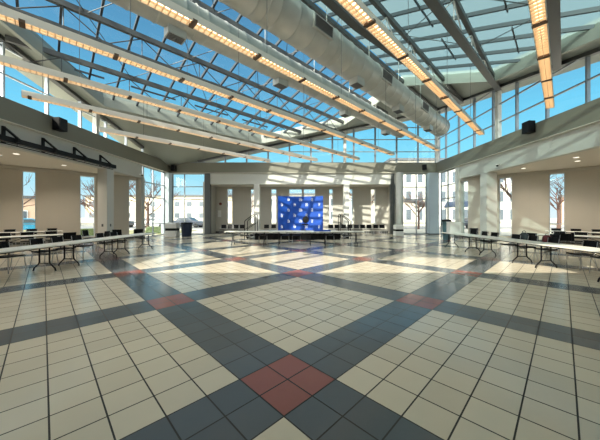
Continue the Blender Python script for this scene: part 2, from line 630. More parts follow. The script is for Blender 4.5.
def roof_sheet(side):
    bm = bmesh.new()
    ex = 0.9
    pts = [(XL - ex, YF - ex), (XR + ex, YF - ex), (XR + ex, YB + ex), (XL - ex, YB + ex)]
    f = bm.faces.new([bm.verts.new((x, y, 0)) for x, y in pts])

    def cut(n, d, keep=None):
        geom = bm.verts[:] + bm.edges[:] + bm.faces[:]
        co = Vector(n) * d
        bmesh.ops.bisect_plane(bm, geom=geom, plane_co=co, plane_no=n, clear_inner=(keep == 'o'), clear_outer=(keep == 'i'))
    nv = Vector((-1 / S2, 1 / S2, 0))
    nu = Vector((1 / S2, 1 / S2, 0))
    cut(nv, V_R, 'o' if side > 0 else 'i')
    for n, d in ((nv, V_HI if side > 0 else V_LO), (nu, U_END), (Vector((1, 0, 0)), X_MIN), (Vector((1, 0, 0)), X_MAX), (Vector((0, 1, 0)), Y_MAX), (Vector((0, 1, 0)), Y_MIN)):
        cut(n, d)
    return bm


for side, nm, g in ((1, 'left', 'glass_roof'), (-1, 'right', 'glass_frit')):
    bm = roof_sheet(side)
    kill = [f for f in bm.faces if in_sky(*f.calc_center_median()[:2], side)]
    bmesh.ops.delete(bm, geom=kill, context='FACES')
    for v in bm.verts:
        v.co.z = roof_z(v.co.x, v.co.y)
    r = bmesh.ops.extrude_face_region(bm, geom=bm.faces[:])
    for v in [x for x in r['geom'] if isinstance(x, bmesh.types.BMVert)]:
        v.co.z += 0.35
    mb = MB()
    mb.bm.free()
    mb.bm = bm
    struct(mb.build('ceiling', M['roof_in']), 'sloping opaque roof lining around the %s skylight' % nm)
    # glazing
    win_no[0] += 1
    root = empty('window_%d' % win_no[0], kind='structure', label='large sloping skylight on the %s slope of the roof' % nm)
    bm = roof_sheet(side)
    kill = [f for f in bm.faces if not in_sky(*f.calc_center_median()[:2], side)]
    bmesh.ops.delete(bm, geom=kill, context='FACES')
    for v in bm.verts:
        v.co.z = roof_z(v.co.x, v.co.y) + 0.2
    mb = MB()
    mb.bm.free()
    mb.bm = bm
    mb.build('window_pane', M[g], root)
    # glazing bars down the slope
    f = MB()
    du = 1.09
    u = -20 * du + 0.45
    while u < U_END - 0.2:
        if side > 0:
            v0, v1 = V_R, min(V_HI, u - X_MIN * S2, Y_MAX * S2 - u)
            v0 = max(v0, Y_MIN * S2 - u)
        else:
            v0, v1 = max(V_LO, u - X_MAX * S2, Y_MIN * S2 - u), V_R
            v1 = min(v1, u - X_MIN * S2)
        if v1 - v0 > 0.2:
            p = (*xy(u, v0), roof_zv(v0) + 0.12)
            q = (*xy(u, v1), roof_zv(v1) + 0.12)
            f.bar(p, q, 0.075, 0.14)
        u += du
    # secondary horizontal bars between purlins on some bays
    for vv in ([8.8, 11.2, 13.6, 15.7] if side > 0 else [6.3, 3.9, 1.4, -0.6]):
        uu = -6.0 + (0.45 if side > 0 else 0.2)
        i = 0
        while uu < U_END - 1:
            a, b = uu, uu + du
            pa, pb = xy(a, vv), xy(b, vv)
            if in_sky(*pa, side) and in_sky(*pb, side) and (i % 3 != 1):
                f.bar((*pa, roof_zv(vv) + 0.13), (*pb, roof_zv(vv) + 0.13), 0.045, 0.08)
            uu += du
            i += 1
    f.build('glazing_bars', M['steel_bar'], root)

# deep edge beams round the skylights
eb = MB()


def ebar(p, q, w=0.16, h=0.42):
    eb.bar((p[0], p[1], roof_z(*p) - 0.16), (q[0], q[1], roof_z(*q) - 0.16), w, h)


c1 = xy(Y_MAX * S2 - V_HI, V_HI)
cu = xy(U_END, Y_MAX * S2 - U_END)
cr = xy(U_END, V_R)
cx_ = xy(U_END, U_END - X_MAX * S2)
c0 = xy(V_HI + X_MIN * S2, V_HI)
ebar(c0, c1)
ebar(c1, cu)
ebar(cu, cr)
ebar(cr, cx_)
ebar(cx_, xy(V_LO + X_MAX * S2, V_LO))
ebar(c0, xy(V_R + 0.3 + X_MIN * S2, V_R + 0.3))
struct(eb.build('trim_6', M['roof_in']), 'deep beams edging the skylights')
# wall plate under the roof along the clerestory heads
eb = MB()
for p, q in (((XL, 0.0), (XL, 18.4)), ((XR, 1.0), (XR, 21.9)), ((-8.9, YB), (XR, YB))):
    eb.bar((p[0], p[1], roof_z(*p) - 0.06), (q[0], q[1], roof_z(*q) - 0.06), 0.24, 0.16)
struct(eb.build('trim_7', M['steel']), 'dark head plate where the clerestory meets the roof')


# ------------------------------------------------------------------ trusses
def truss(v, label, depth=1.05, zig=True, m='steel', lower_from=None):
    u0 = max(v + XL * S2 + 0.3, -v + YF * S2 + 0.3)
    u1 = min(v + (XR - 0.02) * S2 - 0.15, (YB - 0.02) * S2 - v - 0.15)
    if v > V_R:
        u1 = min(u1, Y_MAX * S2 - v - 0.05)
    zt = roof_zv(v) - 0.02
    root = empty('roof_truss', (*xy(u0, v), zt), PI / 4, label, 'roof truss', 'steel trusses under the skylights')
    L = u1 - u0
    t = MB()
    t.bb(0, L, -0.075, 0.075, -0.2, 0.0)
    t.build('top_chord', M[m], root)
    def dz(s):
        # on the right-hand slope the bottom chord rises to meet the top chord at the wall
        return depth if v > 7 else min(1.6, 0.22 + 0.105 * (L - s))
    b = MB()
    br = [0.3] + ([max(0.4, L - (1.6 - 0.22) / 0.105)] if v < 7 and L > 13.8 else []) + [L - 0.05]
    for p, q in zip(br[:-1], br[1:]):
        b.bar((p, 0, -dz(p)), (q, 0, -dz(q)), 0.18, 0.18)
        b.bar((p, 0, -dz(p) - 0.1), (q, 0, -dz(q) - 0.1), 0.28, 0.025)
    b.build('bottom_chord', M[m], root)
    wb = MB()
    s = 0.35
    step = 1.2
    up = True
    while s + step < L:
        a = (s, 0.0, -dz(s) + 0.06 if up else -0.18)
        c = (s + step, 0.0, -0.18 if up else -dz(s + step) + 0.06)
        wb.tube([a, c], 0.022, 5)
        if up:
            wb.tube([(s + step, 0, -0.18), (s + step, 0, -dz(s + step) + 0.06)], 0.018, 5)
        s += step
        up = not up
    wb.build('web_rods', M['rod' if v < 7 else 'steel'], root)
    return root


tv = [0.2, 2.62, 5.05, 7.5, 9.93, 12.36, 14.8]
tl = ['steel truss nearest the right-hand clerestory, above the short wide strip light',
      'steel truss with white zigzag rods, ending at the pale post of the right clerestory',
      'steel truss between the right-hand strip light and the big round duct',
      'steel truss under the ridge, between the two round ducts',
      'steel truss just left of the two ducts',
      'steel truss across the middle of the blue skylight',
      'lowest steel truss, along the low side of the blue skylight']
TRUSS = {}
for v, l in zip(tv, tl):
    TRUSS[v] = truss(v, l, depth=1.0 if v > V_R else 0.98)


# cross bracing rods between trusses (left skylight) and struts between trusses on the right
def brace_set(va, vb, us, name, label, r=0.016, zig=True):
    root = MB()
    for i, u in enumerate(us):
        a = (*xy(u, va), roof_zv(va) - 0.12)
        b = (*xy(u + 1.9, vb), roof_zv(vb) - 0.12)
        a2 = (*xy(u + 1.9, va), roof_zv(va) - 0.12)
        b2 = (*xy(u, vb), roof_zv(vb) - 0.12)
        if i % 2 == 0:
            root.tube([a, b], r, 5)
        else:
            root.tube([a2, b2], r, 5)
    o = root.build(name, M['steel'], TRUSS[va])
    t = TRUSS[va]
    o.matrix_parent_inverse = (Matrix.Translation(t.location) @ Matrix.Rotation(PI / 4, 4, 'Z')).inverted()
    return o


bl = {(7.5, 9.93): 'thin bracing rods between the ridge truss and the next one down the blue side',
      (9.93, 12.36): 'thin bracing rods in the middle bay of the blue skylight',
      (12.36, 14.8): 'thin bracing rods in the lowest bay of the blue skylight',
      (5.05, 7.5): 'thin bracing rods beside the ridge on the pale teal side',
      (2.62, 5.05): 'thin bracing rods in the middle bay of the pale teal skylight',
      (0.2, 2.62): 'thin bracing rods in the lowest bay of the pale teal skylight'}
for (a, b), l in bl.items():
    hi = 29.2 - b if a > 7 else min(15, a + 14.0)
    us = []
    u = -6.5 + (0.9 if a < 7 else 0.0)
    while u + 1.9 < min(hi, 15.2):
        if in_sky(*xy(u, a + 0.1), 1 if a >= 7.5 else -1) or True:
            us.append(u)
        u += 1.9
    us = [u for u in us if xy(u, b)[0] > X_MIN and xy(u, a)[1] > 0]
    brace_set(a, b, us, 'bracing_rods', l)


# ------------------------------------------------------------------ strip lights
ZS = 3.85 + H


def strip(v, u0, u1, label):
    root = empty('strip_light', (*xy(u0, v), ZS), PI / 4, label, 'strip light', 'long suspended strip lights')
    L = u1 - u0
    W = 0.115
    h = MB()
    h.bb(0, L, -W, W, 0.10, 0.125)
    h.bb(0, L, -W, -W + 0.012, -0.01, 0.10).bb(0, L, W - 0.012, W, -0.01, 0.10)
    h.bb(0, 0.012, -W, W, -0.01, 0.10).bb(L - 0.012, L, -W, W, -0.01, 0.10)
    h.bb(0, L, -0.035, 0.035, 0.125, 0.20)
    h.build('housing', M['housing'], root)
    d = MB()
    d.bb(0.05, L - 0.05, -0.05, 0.05, 0.055, 0.085)
    d.build('lamp_tube', M['diffuser'], root)
    lv = MB()
    n = int(L / 0.115)
    for i in range(1, n):
        s = L * i / n
        lv.bb(s - 0.006, s + 0.006, -W + 0.012, W - 0.012, -0.005, 0.045)
    lv.bb(0.012, L - 0.012, -0.004, 0.004, -0.003, 0.04)
    lv.build('louver', M['louver'], root)
    kk = 0
    s = (5.23 * S2 - v - u0) % 1.545
    while s < L - 0.3:
        b = MB()
        b.bb(s - 0.045, s + 0.045, -W - 0.006, W + 0.006, -0.018, 0.035)
        b.build('joint_band', M['band'], root)
        c = MB()
        zt = roof_zv(v) - 0.2 - ZS
        if v < 16:
            zt -= 0.95
        if kk % 2 == 0:
            c.tube([(s + 0.3, 0, 0.19), (s + 0.3, 0, zt)], 0.007, 5)
            c.build('hanger_wire', M['steel'], root)
        kk += 1
        s += 1.545
    return root


def u_at(v, x=None, y=None):
    return x * S2 + v if x is not None else y * S2 - v


strips = [
    (0.34, 1.2, u_at(0.34, x=8.85), 'short wide-looking strip light nearest the right-hand clerestory'),
    (2.76, -1.0, u_at(2.76, x=8.5), 'orange-glowing strip light right of the big round duct'),
    (5.27, -3.5, u_at(5.27, x=8.0), 'strip light hanging directly in front of the marbled duct'),
    (7.70, -5.6, u_at(7.70, y=16.6), 'strip light next below the marbled duct, ending over the far window band'),
    (10.04, -2.9, u_at(10.04, y=18.0), 'strip light crossing the lower part of the blue skylight'),
    (12.35, -0.5, u_at(12.35, y=18.4), 'strip light that starts near the hanging wire over the left bulkhead'),
    (14.95, 1.8, u_at(14.95, y=18.7), 'lowest strip light, in front of the dull roof lining at the left'),
]
for st in strips:
    strip(*st)


# ------------------------------------------------------------------ ducts
def duct(v, z, r, u0, u1, label, boxes, grilles, cat_group='big round ventilation ducts'):
    root = empty('ventilation_duct', (*xy(u0, v), z), PI / 4, label, 'duct', cat_group)
    L = u1 - u0
    d = MB()
    n = 36
    # body with raised spiral seams as rings
    prof = []
    s = 0.0
    while s < L:
        prof += [(s, r), (min(L, s + 0.62), r), (min(L, s + 0.64), r + 0.016), (min(L, s + 0.69), r + 0.016), (min(L, s + 0.71), r)]
        s += 0.72
    rings = []
    for s, rr in prof:
        rings.append([d.bm.verts.new((s, rr * math.cos(2 * PI * k / n), rr * math.sin(2 * PI * k / n))) for k in range(n)])
    for i in range(len(rings) - 1):
        for k in range(n):
            d.bm.faces.new((rings[i][k], rings[i][(k + 1) % n], rings[i + 1][(k + 1) % n], rings[i + 1][k]))
    d.bm.faces.new(rings[0][::-1])
    d.bm.faces.new(rings[-1])
    o = d.build('duct_pipe', M['galv'], root)
    for p in o.data.polygons:
        p.use_smooth = len(p.vertices) == 4
    e = MB()
    e.tube([(L - 0.06, 0, 0), (L + 0.02, 0, 0)], r + 0.03, 36)
    e.build('end_cap', M['galv'], root)
    for s, side in boxes:
        b = MB()
        b.box((s, side * 0.12, -r - 0.08), (0.55, 0.42, 0.3))
        bo = b.build('outlet_box', M['galv'], root)
        g = MB()
        g.box((s, side * 0.12, -r - 0.236), (0.47, 0.34, 0.012))
        for i in range(6):
            g.box((s - 0.2 + i * 0.08, side * 0.12, -r - 0.245), (0.012, 0.34, 0.02))
        g.build('grille', M['duct_in'], bo)
    for s, side in grilles:
        a = 0.08
        T = Matrix.Rotation(-a * side, 4, 'X')
        b = MB()
        b.box((s, side * (r + 0.0), 0), (0.95, 0.12, 0.42), mtx=T)
        bo = b.build('register_frame', M['galv'], root)
        g = MB()
        g.box((s, side * (r + 0.062), 0), (0.85, 0.008, 0.34), mtx=T)
        for i in range(10):
            g.box((s, side * (r + 0.07), -0.15 + 0.033 * i), (0.85, 0.016, 0.008), mtx=T)
        g.build('grille', M['duct_in'], bo)
    s = 1.5
    while s < L:
        h = MB()
        h.tube([(s, 0, r), (s, 0, roof_zv(v) - z - 0.05)], 0.012, 5)
        rr = [(s, (r + 0.02) * math.cos(2 * PI * k / 24), (r + 0.02) * math.sin(2 * PI * k / 24)) for k in range(25)]
        h.tube(rr, 0.012, 4, caps=False)
        h.build('hanger_strap', M['galv'], root)
        s += 3.0
    return root


duct(6.27, 6.33 + H, 0.60, -3.0, 20.2, 'big round grey duct nearest the ridge with side registers',
     [(12.4, -0.6), (16.3, -0.6), (20.6, -0.6)], [(9.6, -1), (14.0, -1), (18.6, -1)])
duct(8.75, 6.45 + H, 0.52, -4.0, 19.2, 'round marbled-looking duct behind a strip light, left of the big duct',
     [(7.0, 0.7), (11.4, 0.7), (16.2, 0.7), (21.0, 0.7)], [])

# ------------------------------------------------------------------ speakers, cameras, rig
def speaker(x, y, z, rz, label, s=(0.42, 0.34, 0.55)):
    root = empty('loudspeaker', (x, y, z), rz, label, 'speaker', 'black loudspeakers on the fascia')
    c = MB()
    c.prism([(-s[0] / 2, 0, -s[2] / 2), (s[0] / 2, 0, -s[2] / 2), (s[0] * 0.42, s[1], -s[2] / 2), (-s[0] * 0.42, s[1], -s[2] / 2)], (0, 0, s[2]))
    c.build('cabinet', M['black'], root, bevel=0.01)
    g = MB()
    g.box((0, -0.01, 0), (s[0] * 0.9, 0.018, s[2] * 0.92))
    g.build('grille', M['blackmetal'], root)
    b = MB()
    b.box((0, s[1] + 0.02, 0), (0.1, 0.06, 0.16))
    b.build('bracket', M['blackmetal'], root)


speaker(-10.85, 11.75, 5.70, PI / 2 + 0.0, 'black loudspeaker on the left-hand fascia above the black rail')
speaker(10.75, 12.6, 5.86, -PI / 2, 'black loudspeaker on the right-hand fascia')
speaker(-10.75, 21.4, 5.52, 0.0, 'black loudspeaker tucked in the far corner over the recycling cabinet', (0.36, 0.3, 0.5))
speaker(10.05, 21.5, 5.6, 0.0, 'small black loudspeaker on the far fascia at the entrance corner', (0.3, 0.26, 0.45))


def dome_cam(x, y, z, label, sg=1):
    root = empty('security_camera', (x, y, z), 0, label, 'security camera')
    b = MB()
    b.lathe([(0.07, -0.0), (0.07, 0.05)], n=14)
    b.build('mount', M['white'], root)
    d = MB()
    d.lathe([(0.012, -0.08), (0.05, -0.06), (0.066, -0.02), (0.068, 0.0)], n=14)
    d.build('dome', M['black'], root, smooth=True)
    a = MB()
    a.box((sg * 0.1, 0, 0.03), (0.2, 0.05, 0.05))
    a.build('arm', M['white'], root)


dome_cam(11.1, 14.9, 4.47, 'small dome camera on the right-hand bulkhead beside the square column')
dome_cam(-11.1, 17.9, 4.40, 'small dome camera at the end of the left-hand bulkhead', -1)

# black rail with triangular brackets on the left bulkhead
rg = empty('screen_rail', (-10.95, 0, 0), 0, 'long black rail on triangular brackets fixed to the left-hand bulkhead', 'rail')
b = MB()
b.bb(-0.14, 0.08, 7.0, 15.1, 4.31, 4.51)
b.build('main_rail', M['blackmetal'], rg)
b = MB()
b.tube([(0.1, 7.0, 4.21), (0.1, 14.8, 4.21)], 0.02, 8)
b.build('lower_rod', M['blackmetal'], rg)
for y in (8.2, 9.85, 11.35, 12.9, 14.55):
    b = MB()
    b.bar((-0.42, y, 4.34), (-0.42, y, 4.98), 0.10, 0.07)
    b.bar((-0.40, y, 4.94), (0.20, y, 4.44), 0.07, 0.07)
    b.bar((-0.44, y, 4.38), (0.18, y, 4.38), 0.05, 0.06)
    b.tube([(0.1, y, 4.38), (0.1, y, 4.2)], 0.012, 5)
    b.build('bracket', M['blackmetal'], rg)

# recessed downlights in the aisle ceilings; those out of frame are added fill lamps
dl = [(-12.6, 11.4, 'round downlight near the rail, closest to the hall, left aisle'), (-13.6, 11.6, 'round downlight deeper in the left aisle ceiling'),
      (-12.9, 14.0, 'round downlight by the left aisle windows'),
      (12.7, 12.1, 'round downlight nearest the hall in the right aisle ceiling'), (13.6, 12.9, 'round downlight deeper in the right aisle ceiling'),
      (12.6, 14.9, 'round downlight beside the square column in the right aisle'),
      (-15.2, 9.6, 'added fill downlight for the left aisle, unseen just out of frame'), (-13.2, 7.6, 'added fill downlight for the left aisle, out of frame beside the rail'),
      (15.2, 10.2, 'added fill downlight for the right aisle, unseen just out of frame'), (13.2, 8.2, 'added fill downlight for the right aisle, out of frame beside the tables')]
for x, y, l in dl:
    root = empty('downlight', (x, y, 4.3), 0, l, 'downlight', 'recessed downlights in the aisle ceilings')
    b = MB()
    b.lathe([(0.13, -0.012), (0.13, 0.0)], n=20)
    b.build('trim_ring', M['white'], root)
    b = MB()
    b.lathe([(0.095, -0.016), (0.095, -0.004)], n=20)
    b.build('lens', M['downlight'], root)
    ld = bpy.data.lights.new('downlight_lamp', 'SPOT')
    ld.energy = 220
    ld.spot_size = 2.4
    ld.spot_blend = 0.8
    ld.color = (1, 0.86, 0.68)
    ld.shadow_soft_size = 0.09
    lo = bpy.data.objects.new('downlight_lamp', ld)
    COL.objects.link(lo)
    lo.parent = root
    lo.location = (0, 0, -0.03)


# ------------------------------------------------------------------ furniture
def make_table(m_leg='blackmetal'):
    root = empty('folding_table')
    t = MB()
    t.bb(-1.22, 1.22, -0.38, 0.38, 0.708, 0.742)
    t.build('tabletop', M['tabletop'], root, bevel=0.012)
    a = MB()
    a.bb(-1.15, 1.15, -0.31, -0.28, 0.68, 0.708).bb(-1.15, 1.15, 0.28, 0.31, 0.68, 0.708)
    a.build('apron', M[m_leg], root)
    for sx in (-1, 1):
        x = sx * 0.84
        l = MB()
        for sy in (-1, 1):
            l.tube([(x, sy * 0.145, 0.70), (x, sy * 0.145, 0.25), (x, sy * 0.17, 0.20), (x, sy * 0.30, 0.08), (x, sy * 0.325, 0.0)], 0.020, 6)
        l.tube([(x, -0.15, 0.22), (x, 0.15, 0.22)], 0.014, 6)
        l.tube([(x, -0.145, 0.48), (x, 0.145, 0.48)], 0.012, 6)
        l.tube([(x, -0.3, 0.69), (x, 0.3, 0.69)], 0.014, 6)
        l.tube([(x, 0, 0.48), (sx * 0.30, 0, 0.69)], 0.010, 5)
        l.build('leg', M[m_leg], root)
    return root


def make_chair():
    root = empty('stacking_chair')
    s = MB()
    # seat, facing +Y, slightly dished slab
    n = 5
    for i in range(n):
        y0 = -0.21 + 0.42 * i / n
        y1 = -0.21 + 0.42 * (i + 1) / n
        z0 = 0.445 + 0.012 * abs(i - 2) / 2
        s.bb(-0.22, 0.22, y0, y1, z0 - 0.02, z0 + 0.012)
    s.build('seat', M['black'], root, bevel=0.006)
    b = MB()
    for i in range(6):
        a0 = -0.5 + i / 6
        a1 = a0 + 1 / 6
        x0, x1 = 0.44 * a0, 0.44 * a1
        y = -0.235 - 0.04 * (1 - (a0 + a1) ** 2)
        b.prism([(x0, y + 0.02, 0.55), (x1, y + 0.02, 0.55), (x1, y, 0.55), (x0, y, 0.55)], (0, -0.05, 0.30))
    b.build('backrest', M['black'], root)
    for sx in (-1, 1):
        l = MB()
        l.tube([(sx * 0.205, 0.19, 0.43), (sx * 0.22, 0.22, 0.0)], 0.011, 6)
        l.build('leg', M['chrome'], root)
        l = MB()
        l.tube([(sx * 0.205, -0.17, 0.43), (sx * 0.22, -0.25, 0.0)], 0.011, 6)
        l.build('leg', M['chrome'], root)
        l = MB()
        l.tube([(sx * 0.205, -0.15, 0.43), (sx * 0.21, -0.22, 0.52), (sx * 0.205, -0.27, 0.83)], 0.011, 6)
        l.build('back_post', M['chrome'], root)
    f = MB()
    f.tube([(-0.205, -0.19, 0.425), (-0.205, 0.19, 0.425), (0.205, 0.19, 0.425), (0.205, -0.19, 0.425)], 0.010, 5)
    f.build('seat_frame', M['chrome'], root)
    return root


protoT, protoC = make_table(), make_chair()
usedT, usedC = [False], [False]


def place(proto, used, x, y, rz, label, cat, group, z=0.0):
    o = proto if not used[0] else copy_tree(proto)
    used[0] = True
    o.location = (x, y, z)
    o.rotation_euler = (0, 0, rz)
    return tag(o, label, cat, group)


def table(x, y, rz, label, group):
    return place(protoT, usedT, x, y, rz, label, 'table', group)


def chair(x, y, rz, label, group, z=0.0):
    return place(protoC, usedC, x, y, rz + random.uniform(-0.08, 0.08), label, 'chair', group, z)


# make sure copies carry clean names: proto tables are placed first
GL = 'white folding tables in the left seating area'
GR = 'white folding tables in the right seating area'
GC = 'white folding tables in front of the stage'
table(-7.43, 6.62, PI / 2, 'white folding table at the near end of the front left row, cut by the edge', GL)
table(-7.43, 9.07, PI / 2 + 0.01, 'middle white folding table of the front left row', GL)
table(-7.50, 11.52, PI / 2 + 0.02, 'white folding table at the far end of the front left row', GL)
table(-11.45, 11.15, PI / 4 + 0.22, 'white folding table of the second left row, under the bulkhead', GL)
table(-14.35, 13.7, PI / 4, 'white folding table along the window wall of the left aisle', GL)
table(7.36, 7.05, PI / 2, 'white folding table at the near end of the front right row, cut by the edge', GR)
table(7.34, 9.55, PI / 2 - 0.02, 'middle white folding table of the front right row', GR)
table(7.32, 12.05, PI / 2 - 0.03, 'white folding table of the front right row that carries the white box', GR)
table(11.55, 11.05, PI * 0.75 - 0.2, 'white folding table of the second right row, under the bulkhead', GR)
table(14.4, 13.7, PI * 0.75, 'white folding table along the window wall of the right aisle', GR)
table(-2.95, 14.0, 0.0, 'left of the three white folding tables in front of the stage', GC)
table(-0.48, 14.0, 0.0, 'middle white folding table in front of the stage', GC)
table(1.99, 14.0, 0.0, 'right of the three white folding tables in front of the stage', GC)

# chairs ----- rz: chair faces +Y at 0
GCL = 'black chairs in the left seating area'
GCR = 'black chairs in the right seating area'


def row(x, ys, rz, labs, grp, jit=0.06):
    for y, l in zip(ys, labs):
        chair(x + random.uniform(-jit, jit), y, rz, l, grp)


ordn = ['first', 'second', 'third', 'fourth', 'fifth', 'sixth', 'seventh', 'eighth', 'ninth']
row(-8.25, [5.9, 6.6, 7.3, 8.35, 9.05, 9.8, 10.9, 11.7], -PI / 2,
    ['black chair on the window side of the front left row, %s from the photo edge' % ordn[i] for i in range(8)], GCL)
row(8.15, [6.3, 7.0, 7.7, 8.8, 9.5, 10.25, 11.4, 12.1], PI / 2,
    ['black chair on the window side of the front right row, %s from the photo edge' % ordn[i] for i in range(8)], GCR)


def along(cx, cy, ang, off, ss, face, labf, grp):
    for i, s in enumerate(ss):
        x = cx + math.cos(ang) * s - math.sin(ang) * off
        y = cy + math.sin(ang) * s + math.cos(ang) * off
        chair(x, y, face, labf.replace('%s', ordn[i]), grp)


A = PI / 4 + 0.22
along(-11.45, 11.15, A, -0.62, (0.85,), A, 'single black chair on the hall side of the second left row', GCL)
along(-11.45, 11.15, A, 0.75, (-0.8, -0.1, 0.7), A + PI, 'black chair on the far side of the second left row, %s from the near end', GCL)
A = PI / 4
along(-14.35, 13.7, A, 0.75, (-0.8, 0.0, 0.8), A + PI, 'black chair on the glass side of the left window-wall table, %s from the near end', GCL)
chair(-10.75, 13.15, -PI / 2 + 0.1, 'single black chair seen side-on below the narrow window, left aisle', GCL)
chair(-9.6, 12.3, PI / 2 + 0.2, 'single black chair turned away between the front left row and the column', GCL)
chair(-9.9, 14.0, 0.2, 'black chair just right of the left square column', GCL)
chair(-9.2, 14.5, 0.5, 'black chair standing before the beige column beside the left glazing', GCL)
A = PI * 0.75 - 0.2
along(11.55, 11.05, A, 0.6, (0.1,), A + PI, 'single black chair on the hall side of the second right row', GCR)
along(11.55, 11.05, A, -0.75, (-0.8, 0.0, 0.7), A, 'black chair on the far side of the second right row, %s from the near end', GCR)
A = PI * 0.75
along(14.4, 13.7, A, -0.75, (-0.8, 0.0, 0.8), A, 'black chair on the glass side of the right window-wall table, %s from the near end', GCR)
c1_ = chair(9.35, 10.95, PI / 2, 'black chair holding the black bag, behind the front right row', GCR)
c2_ = chair(9.75, 10.35, PI / 2 + 0.1, 'black chair with the dark red bag on its seat', GCR)
chair(8.9, 13.9, PI / 2 + 0.3, 'black chair just left of the right square column', GCR)
chair(9.35, 14.6, PI / 2 + 0.2, 'black chair between the white box and the right square column', GCR)
chair(9.9, 15.0, PI - 0.3, 'black chair closest to the foot of the right square column', GCR)

# chairs along the far wall
GW = 'black chairs lined up at the far wall'
for i, x in enumerate((-6.4, -5.9, -5.4, -4.9)):
    chair(x, 20.6, PI, 'black chair at the far wall, left of the stage steps, %s from the left' % ordn[i], GW)
for i, x in enumerate((-3.0, -2.4)):
    chair(x, 20.9, PI, 'black chair behind the stage beside the backdrop, %s from the left' % ordn[i], GW)
for i, x in enumerate((2.2, 2.72, 3.24, 3.76, 4.28, 4.80, 5.32, 5.84, 6.36)):
    chair(x, 20.8, PI, 'black chair at the far wall, right of the backdrop, %s from the left' % ordn[i], GW)

# low backless seats behind the centre tables
stool = empty('stool')
s = MB()
s.bb(-0.25, 0.25, -0.17, 0.17, 0.43, 0.48)
s.build('seat', M['black'], stool, bevel=0.012)
for sx in (-1, 1):
    for sy in (-1, 1):
        l = MB()
        l.tube([(sx * 0.22, sy * 0.14, 0.43), (sx * 0.24, sy * 0.17, 0)], 0.011, 6)
        l.build('leg', M['chrome'], stool)
for i, (x, l) in enumerate(((-3.3, 'leftmost'), (-2.3, 'second from left'), (-1.05, 'third from left'), (-0.4, 'fourth from left'), (1.5, 'second from right'), (2.5, 'rightmost'))):
    o = stool if i == 0 else copy_tree(stool)
    o.location = (x, 14.75, 0)
    tag(o, 'low black seat with thin grey legs under the centre tables, %s' % l, 'stool', 'low black seats at the centre tables')

# bags
b = MB()
b.lathe([(0.12, 0), (0.2, 0.04), (0.22, 0.16), (0.19, 0.30), (0.10, 0.38), (0.03, 0.40)], n=18, sx=1.0, sy=0.7)
o = b.build('bag', M['bag'], smooth=True, loc=(9.29, 10.95, 0.476), rz=PI / 2)
tag(o, 'lumpy black bag on a chair behind the front right row', 'bag')
h = MB()
h.tube([(-0.1, 0, 0.34), (-0.08, 0, 0.44), (0.0, 0, 0.48), (0.08, 0, 0.44), (0.1, 0, 0.34)], 0.012, 6)
h.build('handle', M['black'], o)
b = MB()
b.lathe([(0.10, 0), (0.16, 0.04), (0.17, 0.14), (0.15, 0.26), (0.08, 0.33), (0.02, 0.34)], n=16, sx=1.1, sy=0.7)
o = b.build('bag', M['red_cloth'], smooth=True, loc=(9.69, 10.35, 0.476), rz=PI / 2)
tag(o, 'dark red bag on a chair beside the black bag', 'bag')
h = MB()
h.tube([(-0.07, 0, 0.29), (-0.05, 0, 0.38), (0.05, 0, 0.38), (0.07, 0, 0.29)], 0.01, 6)
h.build('handle', M['black'], o)

# white box on the far right table
b = MB()
b.bb(-0.28, 0.28, -0.14, 0.14, 0, 0.50)
o = b.build('box', M['white'], bevel=0.01, loc=(7.42, 12.85, 0.744))
tag(o, 'white upright box on the end of the front right table row', 'box')
l = MB()
l.bb(-0.285, 0.285, -0.145, 0.145, 0.50, 0.53)
l.build('lid', M['white'], o)

# small papers on right table
for i, (x, y, r, l) in enumerate(((-0.3, 13.95, 0.2, 'white sheet of paper on the middle table in front of the stage'), (7.15, 9.4, 0.5, 'white sheet of paper on the middle table of the right row'))):
    b = MB()
    b.bb(-0.105, 0.105, -0.148, 0.148, 0, 0.002)
    tag(b.build('paper_sheet', M['white'], loc=(x, y, 0.744), rz=r), l, 'paper')


# bins
def recycling(x, y, rz, label, w=0.85, h=1.05):
    root = empty('recycling_cabinet', (x, y, 0), rz, label, 'recycling bin', 'white recycling cabinets with a black band')
    b = MB()
    b.bb(-w / 2, w / 2, -0.3, 0.3, 0.0, h * 0.42)
    b.build('lower_cabinet', M['white'], root, bevel=0.02)
    b = MB()
    b.bb(-w / 2 + 0.02, w / 2 - 0.02, -0.28, 0.28, h * 0.42, h * 0.60)
    b.build('opening_band', M['black'], root)
    b = MB()
    b.prism([(-w / 2, -0.3, h * 0.60), (-w / 2, 0.3, h * 0.60), (-w / 2, 0.3, h), (-w / 2, -0.18, h), (-w / 2, -0.3, h * 0.92)], (w, 0, 0))
    b.build('hood', M['white'], root, bevel=0.02)
    return root


recycling(-9.95, 19.75, 0.0, 'white cabinet with a black band beside the dark bin at the left glazing')
recycling(7.5, 20.55, 0.0, 'white cabinet with a black band at the foot of the round column', 0.62, 0.85)


def bin_(x, y, r, h, body, lid, label, group=None):
    root = empty('trash_can', (x, y, 0), 0, label, 'trash can', group)
    b = MB()
    b.lathe([(r * 0.8, 0), (r * 0.97, h * 0.86), (r, h * 0.86), (r, h * 0.9)], n=24)
    b.build('body', M[body], root)
    b = MB()
    b.lathe([(r * 1.05, h * 0.9), (r * 1.07, h * 0.93), (r * 1.03, h * 0.97), (r * 0.55, h), (r * 0.5, h)], n=24)
    b.build('rim', M[lid], root)
    for sx in (-1, 1):
        k = MB()
        k.tube([(sx * r, -0.07, h * 0.8), (sx * (r + 0.05), -0.06, h * 0.76), (sx * (r + 0.05), 0.06, h * 0.76), (sx * r, 0.07, h * 0.8)], 0.012, 6)
        k.build('handle', M[lid], root)
    return root


